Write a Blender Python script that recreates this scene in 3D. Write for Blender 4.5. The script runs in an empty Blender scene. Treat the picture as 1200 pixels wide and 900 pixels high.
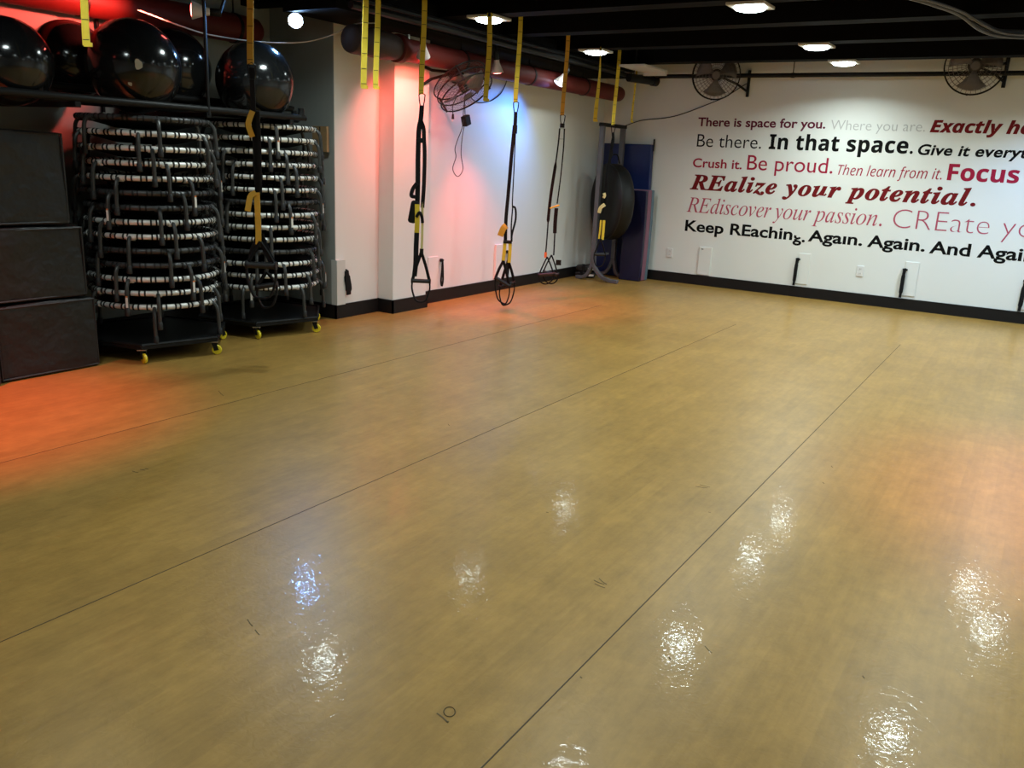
import bpy, bmesh, math, random
from mathutils import Vector, Matrix
random.seed(7)
S = bpy.context.scene
COL = S.collection
PI = math.pi

# ------------------------------------------------------------------ materials
def srgb(r, g, b):
    def f(c):
        c /= 255.0
        return c/12.92 if c <= 0.04045 else ((c+0.055)/1.055)**2.4
    return (f(r), f(g), f(b), 1.0)

def mat(name, col, rough=0.5, metal=0.0, bump=0.0, bscale=60.0, var=0.0, vscale=8.0, emit=None, estr=0.0, coat=0.0, spec=0.5, bdist=0.01):
    m = bpy.data.materials.new(name); m.use_nodes = True
    nt = m.node_tree; b = nt.nodes['Principled BSDF']
    b.inputs['Base Color'].default_value = col
    b.inputs['Roughness'].default_value = rough
    b.inputs['Metallic'].default_value = metal
    b.inputs['Coat Weight'].default_value = coat
    b.inputs['Specular IOR Level'].default_value = spec
    tc = nt.nodes.new('ShaderNodeTexCoord')
    if var > 0:
        n = nt.nodes.new('ShaderNodeTexNoise'); n.inputs['Scale'].default_value = vscale; n.inputs['Detail'].default_value = 4
        nt.links.new(tc.outputs['Object'], n.inputs['Vector'])
        mx = nt.nodes.new('ShaderNodeMix'); mx.data_type = 'RGBA'
        mx.inputs[6].default_value = tuple(c*(1-var) for c in col[:3]) + (1,)
        mx.inputs[7].default_value = tuple(min(1, c*(1+var)) for c in col[:3]) + (1,)
        nt.links.new(n.outputs['Fac'], mx.inputs[0]); nt.links.new(mx.outputs[2], b.inputs['Base Color'])
    if bump > 0:
        n2 = nt.nodes.new('ShaderNodeTexNoise'); n2.inputs['Scale'].default_value = bscale; n2.inputs['Detail'].default_value = 3
        nt.links.new(tc.outputs['Object'], n2.inputs['Vector'])
        bp = nt.nodes.new('ShaderNodeBump'); bp.inputs['Strength'].default_value = bump; bp.inputs['Distance'].default_value = bdist
        nt.links.new(n2.outputs['Fac'], bp.inputs['Height']); nt.links.new(bp.outputs['Normal'], b.inputs['Normal'])
    if emit:
        b.inputs['Emission Color'].default_value = emit; b.inputs['Emission Strength'].default_value = estr
    return m

M = {}
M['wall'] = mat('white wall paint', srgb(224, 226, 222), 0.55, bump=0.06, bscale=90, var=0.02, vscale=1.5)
M['ceiling'] = mat('black ceiling paint', (0.004, 0.004, 0.004, 1), 0.7, bump=0.2, bscale=20, spec=0.05)
M['base'] = mat('black vinyl baseboard', (0.008, 0.007, 0.007, 1), 0.5, bump=0.05, spec=.25)
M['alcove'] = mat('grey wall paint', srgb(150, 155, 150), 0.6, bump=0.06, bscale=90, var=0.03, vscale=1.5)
M['guard'] = mat('painted corner guard', srgb(205, 205, 200), 0.5)
M['silver'] = mat('bright tube steel', srgb(226, 224, 218), 0.38, 0.2, var=0.05, vscale=20)
M['dkframe'] = mat('black tube steel', srgb(70, 70, 70), 0.4, 0.3)
M['gun'] = mat('gunmetal leg coating', srgb(62, 62, 60), 0.42, 0.3, var=0.1, vscale=15)
M['rackgrey'] = mat('grey painted rack steel', srgb(98, 98, 104), 0.5, 0.2)
M['rubber'] = mat('black rubber', (0.012, 0.012, 0.012, 1), 0.55, bump=0.1)
M['cord'] = mat('black elastic cord', (0.008, 0.008, 0.008, 1), 0.8)
M['matfab'] = mat('black mat weave', (0.007, 0.007, 0.007, 1), 0.8, bump=0.15, bscale=200)
M['sticker'] = mat('white warning sticker', srgb(225, 222, 215), 0.5)
M['orange'] = mat('orange sticker band', srgb(215, 120, 60), 0.5)
M['box'] = mat('black vinyl box cover', (0.010, 0.0105, 0.0105, 1), 0.38, bump=0.55, bscale=5, var=0.2, vscale=3, spec=.4, bdist=.06)
M['seam'] = mat('black piping', (0.010, 0.010, 0.010, 1), 0.5)
M['ball'] = mat('glossy black ball vinyl', (0.007, 0.0075, 0.008, 1), 0.14, bump=0.03, bscale=14)
M['ballmark'] = mat('worn pale patch', srgb(170, 165, 145), 0.5)
M['blackmetal'] = mat('black painted metal', (0.007, 0.007, 0.007, 1), 0.5, spec=.22)
M['yellow'] = mat('yellow webbing', srgb(222, 196, 52), 0.65, bump=0.3, bscale=300, var=0.08, vscale=40)
M['amber'] = mat('amber webbing', srgb(206, 160, 48), 0.65, bump=0.3, bscale=300, var=0.08, vscale=40)
M['stitch'] = mat('dark stitching', (0.03, 0.025, 0.01, 1), 0.8)
M['web'] = mat('black webbing', (0.006, 0.006, 0.0065, 1), 0.75, spec=.2, bump=0.3, bscale=300)
M['creamcord'] = mat('cream webbing edge', srgb(205, 190, 130), 0.6)
M['wheel'] = mat('yellow castor wheel', srgb(226, 205, 40), 0.4)
M['zinc'] = mat('zinc plate', srgb(170, 168, 160), 0.35, 0.9)
M['navy'] = mat('navy mat vinyl', srgb(18, 36, 92), 0.42, bump=0.6, bscale=5)
M['navy2'] = mat('dark navy mat vinyl', srgb(12, 15, 52), 0.42, bump=0.3, bscale=5)
M['mauve'] = mat('mauve mat edge', srgb(132, 88, 108), 0.7)
M['slate'] = mat('slate grey mat edge', srgb(92, 112, 126), 0.7)
M['bag'] = mat('black padded nylon', (0.007, 0.007, 0.0065, 1), 0.55, spec=.35, bump=0.2, bscale=12)
M['plastic'] = mat('white plastic plate', srgb(222, 222, 220), 0.4)
M['slot'] = mat('dark socket slots', (0.05, 0.05, 0.05, 1), 0.6)
M['fixture'] = mat('white enamel fixture', srgb(210, 208, 200), 0.4)
M['duct'] = mat('red oxide pipe', srgb(92, 32, 28), 0.55, bump=0.15, bscale=12, var=0.2, vscale=6, spec=.25)
M['ductgrey'] = mat('grey pipe lagging', srgb(58, 46, 44), 0.6, bump=0.2, bscale=15, spec=.25)
M['fanmetal'] = mat('dull fan steel', srgb(100, 93, 90), 0.5, 0.2)
M['fanwire'] = mat('dark fan wire', srgb(104, 96, 92), 0.5, 0.3)
M['wood'] = mat('tan particle board', srgb(150, 122, 84), 0.7, var=0.15, vscale=30)
M['cablew'] = mat('white cable', srgb(205, 200, 196), 0.5)
M['cablek'] = mat('dark cable', (0.02, 0.015, 0.015, 1), 0.5)
M['cableg'] = mat('grey cable sheath', srgb(84, 84, 88), 0.5)
M['pencil'] = mat('dark pencil marks', srgb(84, 68, 36), 0.7)
LEDCOL = (0.85, 1.0, 0.985, 1)
LED_W = 22
M['led'] = mat('lit led diffuser', (0.9, 0.9, 0.9, 1), 0.4, emit=LEDCOL, estr=14.0)
M['parred'] = mat('lit red lamp face', (0.8, 0.1, 0.1, 1), 0.3, emit=(1, 0.12, 0.10, 1), estr=14.0)
M['parblue'] = mat('lit blue white lamp face', (0.5, 0.7, 1, 1), 0.3, emit=(0.42, 0.66, 1, 1), estr=60.0)
M['parblue2'] = mat('lit pale blue lamp face', (0.7, 0.8, 1, 1), 0.3, emit=(0.62, 0.78, 1, 1), estr=9.0)
M['parglass'] = mat('frosted lamp cone', srgb(200, 190, 186), 0.35)
M['ink_black'] = mat('black vinyl lettering', (0.0025, 0.0025, 0.0028, 1), 0.7, spec=.12)
M['ink_soft'] = mat('charcoal vinyl lettering', (0.012, 0.012, 0.014, 1), 0.7, spec=.15)
M['ink_red'] = mat('dark red vinyl lettering', srgb(112, 20, 24), 0.7, spec=.15)
M['ink_plum'] = mat('plum vinyl lettering', srgb(98, 30, 52), 0.7, spec=.15)
M['ink_crim'] = mat('crimson vinyl lettering', srgb(158, 28, 58), 0.7, spec=.15)
M['ink_rose'] = mat('rose vinyl lettering', srgb(176, 78, 98), 0.7, spec=.15)
M['ink_grey'] = mat('pale grey vinyl lettering', srgb(176, 176, 174), 0.45)

def floor_material():
    m = bpy.data.materials.new('tan wood look vinyl'); m.use_nodes = True
    nt = m.node_tree; N = nt.nodes; Lk = nt.links; b = N['Principled BSDF']
    tc = N.new('ShaderNodeTexCoord')
    mp = N.new('ShaderNodeMapping'); mp.inputs['Rotation'].default_value = (0, 0, PI/2)
    Lk.new(tc.outputs['Object'], mp.inputs['Vector'])
    br = N.new('ShaderNodeTexBrick'); br.offset = 0.37
    br.inputs['Scale'].default_value = 1.0; br.inputs['Brick Width'].default_value = 0.95; br.inputs['Row Height'].default_value = 0.078
    br.inputs['Mortar Size'].default_value = 0.0; br.inputs['Bias'].default_value = 0.0
    br.inputs['Color1'].default_value = (0.0, 0, 0, 1); br.inputs['Color2'].default_value = (1, 1, 1, 1)
    Lk.new(mp.outputs['Vector'], br.inputs['Vector'])
    # fine grain along the planks (Y)
    mg = N.new('ShaderNodeMapping'); mg.inputs['Scale'].default_value = (26, 1.6, 1)
    Lk.new(tc.outputs['Object'], mg.inputs['Vector'])
    ng = N.new('ShaderNodeTexNoise'); ng.inputs['Scale'].default_value = 1.6; ng.inputs['Detail'].default_value = 6; ng.inputs['Roughness'].default_value = 0.6
    Lk.new(mg.outputs['Vector'], ng.inputs['Vector'])
    # broad stains
    nb = N.new('ShaderNodeTexNoise'); nb.inputs['Scale'].default_value = 2.2; nb.inputs['Detail'].default_value = 5
    Lk.new(tc.outputs['Object'], nb.inputs['Vector'])
    c1 = srgb(143, 109, 51); c2 = srgb(167, 131, 68)
    mx1 = N.new('ShaderNodeMix'); mx1.data_type = 'RGBA'; mx1.inputs[6].default_value = c1; mx1.inputs[7].default_value = c2
    Lk.new(ng.outputs['Fac'], mx1.inputs[0])
    mx2 = N.new('ShaderNodeMix'); mx2.data_type = 'RGBA'; mx2.blend_type = 'MULTIPLY'; mx2.inputs[0].default_value = 1.0
    rb = N.new('ShaderNodeMapRange'); rb.inputs['To Min'].default_value = 0.94; rb.inputs['To Max'].default_value = 1.05
    Lk.new(br.outputs['Color'], rb.inputs['Value'])
    Lk.new(mx1.outputs[2], mx2.inputs[6]); Lk.new(rb.outputs['Result'], mx2.inputs[7])
    mx3 = N.new('ShaderNodeMix'); mx3.data_type = 'RGBA'; mx3.blend_type = 'MULTIPLY'; mx3.inputs[0].default_value = 1.0
    r3 = N.new('ShaderNodeMapRange'); r3.inputs['From Min'].default_value = 0.3; r3.inputs['From Max'].default_value = 0.7
    r3.inputs['To Min'].default_value = 0.88; r3.inputs['To Max'].default_value = 1.08
    Lk.new(nb.outputs['Fac'], r3.inputs['Value'])
    Lk.new(mx2.outputs[2], mx3.inputs[6]); Lk.new(r3.outputs['Result'], mx3.inputs[7])
    nm = N.new('ShaderNodeTexNoise'); nm.inputs['Scale'].default_value = 11; nm.inputs['Detail'].default_value = 8; nm.inputs['Roughness'].default_value = 0.7
    mq = N.new('ShaderNodeMapping'); mq.inputs['Scale'].default_value = (1.6, .8, 1); Lk.new(tc.outputs['Object'], mq.inputs['Vector']); Lk.new(mq.outputs['Vector'], nm.inputs['Vector'])
    r4 = N.new('ShaderNodeMapRange'); r4.inputs['From Min'].default_value = 0.3; r4.inputs['From Max'].default_value = 0.7
    r4.inputs['To Min'].default_value = 0.83; r4.inputs['To Max'].default_value = 1.15
    Lk.new(nm.outputs['Fac'], r4.inputs['Value'])
    mx4 = N.new('ShaderNodeMix'); mx4.data_type = 'RGBA'; mx4.blend_type = 'MULTIPLY'; mx4.inputs[0].default_value = 1.0
    Lk.new(mx3.outputs[2], mx4.inputs[6]); Lk.new(r4.outputs['Result'], mx4.inputs[7])
    Lk.new(mx4.outputs[2], b.inputs['Base Color'])
    # embossed surface
    nf = N.new('ShaderNodeTexNoise'); nf.inputs['Scale'].default_value = 30; nf.inputs['Detail'].default_value = 2.5; nf.inputs['Distortion'].default_value = 1.2
    Lk.new(tc.outputs['Object'], nf.inputs['Vector'])
    bp = N.new('ShaderNodeBump'); bp.inputs['Strength'].default_value = 0.072; bp.inputs['Distance'].default_value = 0.01
    Lk.new(nf.outputs['Fac'], bp.inputs['Height'])
    Lk.new(bp.outputs['Normal'], b.inputs['Normal'])
    b.inputs['Roughness'].default_value = 0.36
    b.inputs['Specular IOR Level'].default_value = 0.3
    b.inputs['Coat Weight'].default_value = 0.095; b.inputs['Coat Roughness'].default_value = 0.045
    Lk.new(bp.outputs['Normal'], b.inputs['Coat Normal'])
    return m
M['floor'] = floor_material()

# ------------------------------------------------------------------ helpers
def obj(name, bm, material, parent=None, smooth=True, bevel=0.0, loc=None):
    me = bpy.data.meshes.new(name)
    bmesh.ops.recalc_face_normals(bm, faces=bm.faces[:])
    bm.to_mesh(me); bm.free()
    mats = material if isinstance(material, (list, tuple)) else [material]
    for mm in mats: me.materials.append(mm)
    o = bpy.data.objects.new(name, me); COL.objects.link(o)
    if smooth:
        me.polygons.foreach_set('use_smooth', [True]*len(me.polygons))
        try: me.set_sharp_from_angle(angle=math.radians(40))
        except Exception: pass
    if bevel > 0:
        md = o.modifiers.new('bevel', 'BEVEL'); md.width = bevel; md.segments = 3; md.limit_method = 'ANGLE'
    if parent is not None: o.parent = parent
    if loc: o.location = loc
    return o

def tag(o, label, cat, group=None):
    o['label'] = label; o['category'] = cat
    if group: o['group'] = group
    return o

def thing(name, label, cat, loc=(0, 0, 0), rz=0.0, group=None):
    o = bpy.data.objects.new(name, None); COL.objects.link(o)
    o.empty_display_size = 0.1
    o.location = loc; o.rotation_euler = (0, 0, rz)
    return tag(o, label, cat, group)

def struct(name, bm, material, smooth=False):
    o = obj(name, bm, material, smooth=smooth); o['kind'] = 'structure'; return o

def copy_thing(root, loc, rz, label):
    r = root.copy(); COL.objects.link(r); r.location = loc; r.rotation_euler = (0, 0, rz); r['label'] = label
    for ch in list(root.children):
        c = ch.copy(); COL.objects.link(c); c.parent = r
        for g in list(ch.children):
            d = g.copy(); COL.objects.link(d); d.parent = c
    return r

def BM(): return bmesh.new()

def box(bm, x0, x1, y0, y1, z0, z1, mi=0):
    vs = [bm.verts.new((x, y, z)) for z in (z0, z1) for y in (y0, y1) for x in (x0, x1)]
    for f in ((0, 2, 3, 1), (4, 5, 7, 6), (0, 1, 5, 4), (2, 6, 7, 3), (0, 4, 6, 2), (1, 3, 7, 5)):
        fc = bm.faces.new([vs[i] for i in f]); fc.material_index = mi
    return bm

def catmull(pts, n=6):
    P = [Vector(p) for p in pts]
    if len(P) < 3: return P
    P = [P[0]*2-P[1]] + P + [P[-1]*2-P[-2]]
    out = []
    for i in range(1, len(P)-2):
        a, b, c, d = P[i-1], P[i], P[i+1], P[i+2]
        for k in range(n):
            t = k/n
            out.append(0.5*((2*b)+(c-a)*t+(2*a-5*b+4*c-d)*t*t+(3*b-a-3*c+d)*t**3))
    out.append(P[-2]); return out

def tube(bm, pts, r, n=8, closed=False, cap=True, mi=0):
    P = [Vector(p) for p in pts]; k = len(P)
    rr = r if isinstance(r, (list, tuple)) else [r]*k
    rings = []; up = None
    for i in range(k):
        if closed: t = P[(i+1) % k]-P[i-1]
        else: t = P[min(i+1, k-1)]-P[max(i-1, 0)]
        if t.length < 1e-9: t = Vector((0, 0, 1))
        t.normalize()
        if up is None:
            up = Vector((0, 0, 1)) if abs(t.z) < 0.9 else Vector((1, 0, 0))
        s = t.cross(up)
        if s.length < 1e-6: s = t.orthogonal()
        s.normalize(); up = s.cross(t).normalized()
        rings.append([bm.verts.new(P[i]+(s*math.cos(2*PI*j/n)+up*math.sin(2*PI*j/n))*rr[i]) for j in range(n)])
    for i in range(k if closed else k-1):
        a, b = rings[i], rings[(i+1) % k]
        for j in range(n):
            f = bm.faces.new((a[j], a[(j+1) % n], b[(j+1) % n], b[j])); f.material_index = mi
    if not closed and cap:
        f = bm.faces.new(rings[0][::-1]); f.material_index = mi
        f = bm.faces.new(rings[-1]); f.material_index = mi
    return bm

def ribbon(bm, pts, w, t, wd, mi=0):
    """flat strap along pts; wd width direction (vector or list of vectors)"""
    P = [Vector(p) for p in pts]; k = len(P); rings = []
    for i in range(k):
        tg = (P[min(i+1, k-1)]-P[max(i-1, 0)]).normalized()
        W = Vector(wd[i]) if isinstance(wd[0], (list, tuple, Vector)) else Vector(wd)
        W = (W-tg*W.dot(tg))
        if W.length < 1e-6: W = tg.orthogonal()
        W.normalize(); Nn = tg.cross(W).normalized()
        ww = w[i] if isinstance(w, (list, tuple)) else w
        rings.append([bm.verts.new(P[i]+W*(a*ww/2)+Nn*(b*t/2)) for a, b in ((-1, -1), (1, -1), (1, 1), (-1, 1))])
    for i in range(k-1):
        for j in range(4):
            f = bm.faces.new((rings[i][j], rings[i][(j+1) % 4], rings[i+1][(j+1) % 4], rings[i+1][j])); f.material_index = mi
    bm.faces.new(rings[0][::-1]).material_index = mi; bm.faces.new(rings[-1]).material_index = mi
    return bm

def lathe(bm, prof, n=32, axis_m=None, mi=0):
    """prof list of (r, z); revolve about z, then transform by axis_m"""
    rings = []
    for r, z in prof:
        if r < 1e-6: rings.append([bm.verts.new((0, 0, z))])
        else: rings.append([bm.verts.new((r*math.cos(2*PI*j/n), r*math.sin(2*PI*j/n), z)) for j in range(n)])
    for a, b in zip(rings, rings[1:]):
        for j in range(n):
            j2 = (j+1) % n
            vs = [a[j % len(a)], a[j2 % len(a)], b[j2 % len(b)], b[j % len(b)]]
            u = []
            for v in vs:
                if v not in u: u.append(v)
            if len(u) >= 3:
                f = bm.faces.new(u); f.material_index = mi
    if axis_m is not None:
        vs = [v for rg in rings for v in rg]
        bmesh.ops.transform(bm, matrix=axis_m, verts=vs)
    return bm

def frame_m(loc, zdir, roll=0.0):
    q = Vector(zdir).normalized().to_track_quat('Z', 'Y')
    return Matrix.Translation(Vector(loc)) @ q.to_matrix().to_4x4() @ Matrix.Rotation(roll, 4, 'Z')

def ring_pts(R, z=0, n=48, a0=0.0):
    return [(R*math.cos(a0+2*PI*i/n), R*math.sin(a0+2*PI*i/n), z) for i in range(n)]

# ------------------------------------------------------------------ the camera
CAM_H = 1.55
yaw, pitch, roll, fpx = 0.55331522, 0.26107328, -0.04678241, 982.67743
fw = Vector((-math.sin(yaw)*math.cos(pitch), math.cos(yaw)*math.cos(pitch), -math.sin(pitch)))
rt = Vector((math.cos(yaw), math.sin(yaw), 0)); dn = fw.cross(rt)
c_, s_ = math.cos(roll), math.sin(roll)
r2 = rt*c_+dn*s_; d2 = dn*c_-rt*s_
cd = bpy.data.cameras.new('camera'); cam = bpy.data.objects.new('camera', cd); COL.objects.link(cam)
cd.sensor_fit = 'HORIZONTAL'; cd.sensor_width = 36.0; cd.lens = fpx/1200*36.0; cd.clip_start = 0.05; cd.clip_end = 100
mw = Matrix.Identity(4)
for i in range(3):
    mw[i][0] = r2[i]; mw[i][1] = -d2[i]; mw[i][2] = -fw[i]
mw[2][3] = CAM_H
cam.matrix_world = mw
S.camera = cam

# ------------------------------------------------------------------ room shell
XR, YF, YB, ZC = 4.4, -1.8, 11.15, 3.15
fl = struct('floor', box(BM(), -6.62, XR+.2, YF-.2, YB+.2, -0.1, 0.0), M['floor'])
for i, xs in enumerate((-4.139, -2.576, -1.012)):       # welded seams of the sheet flooring
    b = BM(); box(b, xs-.0021, xs+.0021, YF, 8.55 if i < 2 else 8.72, -0.002, 0.0008)
    struct('trim_%d' % (i+2), b, mat('dark floor seam', srgb(64, 48, 22), 0.7))
b = BM()
box(b, -5.77, -5.57, 6.9, YB, 0, ZC)
box(b, -5.77, -5.43, 6.44, 6.97, 0, ZC)
box(b, -5.72, -5.62, 5.835, 6.60, 0, ZC)
struct('wall_left', b, M['wall'])
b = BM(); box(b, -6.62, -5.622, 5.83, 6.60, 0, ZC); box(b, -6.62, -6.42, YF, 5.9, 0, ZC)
struct('wall_alcove', b, M['alcove'])
struct('wall_back', box(BM(), -6.62, XR+.2, YB, YB+.2, 0, ZC), M['wall'])
struct('wall_right', box(BM(), XR, XR+.2, YF, YB, 0, ZC), M['wall'])
struct('wall_front', box(BM(), -6.62, XR+.2, YF-.2, YF, 0, ZC), M['wall'])
b = BM(); box(b, -6.62, XR+.2, YF-.2, YB+.2, ZC, ZC+.15)
for yb_ in (10.17, 8.85, 7.73, 6.64, 5.60, 4.58, 3.45, 2.35, 1.25, 0.05, -1.15):
    box(b, -5.62 if yb_ > 5.9 else -6.42, XR, yb_-.10, yb_+.10, 2.768, ZC)
box(b, -5.62, -5.02, 5.25, 10.55, 2.64, 2.862)            # boxed-in duct along the left wall
struct('ceiling', b, M['ceiling'])
bh, bt = 0.135, 0.016
b = BM()
box(b, -5.57, -5.57+bt, 6.97, YB, 0, bh)
box(b, -5.57, -5.43+bt, 6.97, 6.97+bt, 0, bh)
box(b, -5.43, -5.43+bt, 6.44-bt, 6.97+bt, 0, bh)
box(b, -5.62, -5.43+bt, 6.44-bt, 6.44, 0, bh)
box(b, -5.62, -5.62+bt, 5.83-bt, 6.44, 0, bh)
box(b, -6.42, -5.62+bt, 5.83-bt, 5.83, 0, bh)
box(b, -6.42, -6.42+bt, YF, 5.83, 0, bh)
struct('baseboard_left', b, M['base'])
struct('baseboard_back', box(BM(), -5.57, XR, YB-bt, YB, 0, bh), M['base'])
struct('trim_1', box(BM(), -5.66, -5.588, 5.818, 5.93, bh, 0.56), M['guard'])

# ------------------------------------------------------------------ wall lettering
def uni(s, bu, bl, ex={}):
    o = ''
    for c in s:
        if c in ex: o += ex[c]
        elif 'A' <= c <= 'Z': o += chr(bu+ord(c)-65)
        elif 'a' <= c <= 'z': o += chr(bl+ord(c)-97)
        else: o += c
    return o
SER_BI = lambda s: uni(s, 0x1D468, 0x1D482)
SER_I = lambda s: uni(s, 0x1D434, 0x1D44E, {'h': '\u210e'})
SAN_BI = lambda s: uni(s, 0x1D63C, 0x1D656)
SAN_B = lambda s: uni(s, 0x1D5D4, 0x1D5EE)
SAN_I = lambda s: uni(s, 0x1D608, 0x1D622)
PLAIN = lambda s: s

def text_mesh(body, off, shear, gap=1.0):
    cu = bpy.data.curves.new('lettering', 'FONT'); cu.body = body; cu.size = 1.0
    cu.offset = off; cu.shear = shear; cu.space_character = gap; cu.extrude = 0.004; cu.resolution_u = 5
    o = bpy.data.objects.new('lettering', cu); COL.objects.link(o)
    dg = bpy.context.evaluated_depsgraph_get(); dg.update()
    me = bpy.data.meshes.new_from_object(o.evaluated_get(dg))
    bpy.data.objects.remove(o); bpy.data.curves.remove(cu)
    return me

def lettering(label, body, style, x0, x1, z, cap, ink, off=0.0, shear=0.0, fit=None, gap=1.0, cut=None):
    me = text_mesh(style(body), off, shear, gap)
    caps = text_mesh(style('E'), off, 0.0)
    ch = max(v.co.y for v in caps.vertices)-min(v.co.y for v in caps.vertices)
    fm = me if fit is None else text_mesh(style(fit), off, shear, gap)
    mn = min(v.co.x for v in fm.vertices); mxx = max(v.co.x for v in fm.vertices)
    sx = (x1-x0)/(mxx-mn); sy = cap/ch
    t = thing('wall_lettering', label, 'wall lettering', (x0, YB, z), 0, 'motto lettering on the back wall')
    # the letters of one word make one part
    bm = bmesh.new(); bm.from_mesh(me); isl = []; seen = set()
    for v in bm.verts:
        if v in seen: continue
        st = [v]; seen.add(v); comp = []
        while st:
            u = st.pop(); comp.append(u)
            for e in u.link_edges:
                w = e.other_vert(u)
                if w not in seen: seen.add(w); st.append(w)
        xs = [u.co.x-u.co.y*shear for u in comp]; isl.append((min(xs), max(xs), comp))
    isl.sort(key=lambda a: a[0]); words = []; right = -9
    for a, b_, comp in isl:
        if a-right > .145: words.append([])
        words[-1].append(comp); right = max(right, b_)
    for wd in words:
        keep = set(u for comp in wd for u in comp); idx = {}
        wm = bmesh.new()
        for u in keep:
            x, y, zz = u.co
            idx[u] = wm.verts.new(((x-mn)*sx, -0.0014+(0.0006 if zz < 0 else -0.0002), (y+off)*sy))
        for f in bm.faces:
            if f.verts[0] in keep:
                try: wm.faces.new([idx[u] for u in f.verts])
                except ValueError: pass
        if cut is not None:
            bmesh.ops.bisect_plane(wm, geom=wm.verts[:]+wm.edges[:]+wm.faces[:], plane_co=(0, 0, cut), plane_no=(.35, 0, 1), clear_outer=True)
        obj('word', wm, ink, t, smooth=False)
    bm.free()
    return t

lettering('plum wall lettering reading There is space for you, first words of the top line', 'There is space for you.', PLAIN, -4.177, -2.538, 2.092, .112, M['ink_plum'], off=.022)
lettering('faint pale grey wall lettering reading Where you are', 'Where you are.', PLAIN, -2.476, -1.417, 2.083, .112, M['ink_grey'], off=-.009)
lettering('bold slanted dark red wall lettering reading Exactly here', 'Exactly here', SAN_BI, -1.364, -.629, 2.075, .138, M['ink_red'], off=.020, fit='Exactly')
lettering('thin charcoal wall lettering reading Be there, start of the second line', 'Be there.', PLAIN, -4.164, -3.302, 1.831, .160, M['ink_soft'], off=-.004)
lettering('heavy black wall lettering reading In that space', 'In that space.', lambda s: SAN_B(s).replace('.', '.'), -3.203, -1.507, 1.829, .184, M['ink_black'], off=.012, gap=1.05)
lettering('bold slanted black wall lettering reading Give it everything', 'Give it everything', PLAIN, -1.454, -.398, 1.820, .122, M['ink_black'], off=.026, shear=.16, fit='Give it every', gap=1.04)
lettering('small semibold crimson wall lettering reading Crush it', 'Crush it.', PLAIN, -4.193, -3.522, 1.564, .117, M['ink_crim'], off=.016)
lettering('large light crimson wall lettering reading Be proud', 'Be proud.', PLAIN, -3.454, -2.381, 1.564, .183, M['ink_crim'], off=.0)
lettering('small thin italic crimson wall lettering reading Then learn from it', 'Then learn from it.', SAN_I, -2.321, -1.155, 1.553, .119, M['ink_crim'], off=.0)
lettering('large bold crimson wall lettering reading Focus', 'Focus', SAN_B, -1.100, -.380, 1.549, .185, M['ink_crim'], off=.010)
lettering('heavy italic serif dark red wall lettering reading REalize your potential', 'REalize your potential.', SER_BI, -4.201, -.760, 1.272, .198, M['ink_red'], off=.018, gap=1.08)
lettering('thin italic serif rose wall lettering reading REdiscover your passion', 'REdiscover your passion.', SER_I, -4.218, -1.723, .973, .194, M['ink_rose'], off=.0)
lettering('hairline rose wall lettering reading CREate your, largest capitals of its line', 'CREate your', PLAIN, -1.604, -.577, .972, .214, M['ink_rose'], off=-.022, fit='CREate')
GB = .024
lettering('bold black wall lettering reading Keep REachin, start of the bottom line', 'Keep REachin', PLAIN, -4.216, -2.763, .714, .150, M['ink_black'], off=GB)
# its last letter has come loose and slipped down, its top loop gone
lettering('loose black letter g hanging below the end of Keep REachin', 'g.', PLAIN, -2.752, -2.600, .700, .150, M['ink_black'], off=GB, cut=.088)
lettering('bold black wall lettering reading Again with the dot missing over the i', 'Aga\u0131n.', PLAIN, -2.565, -1.911, .718, .145, M['ink_black'], off=GB)
lettering('bold black wall lettering reading Again, complete and alone between Again and And', 'Again.', PLAIN, -1.854, -1.204, .713, .145, M['ink_black'], off=GB)
lettering('bold black wall lettering reading And Again at the right of the bottom line', 'And Again.', PLAIN, -1.155, -.200, .701, .148, M['ink_black'], off=GB, fit='And Agai')

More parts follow.
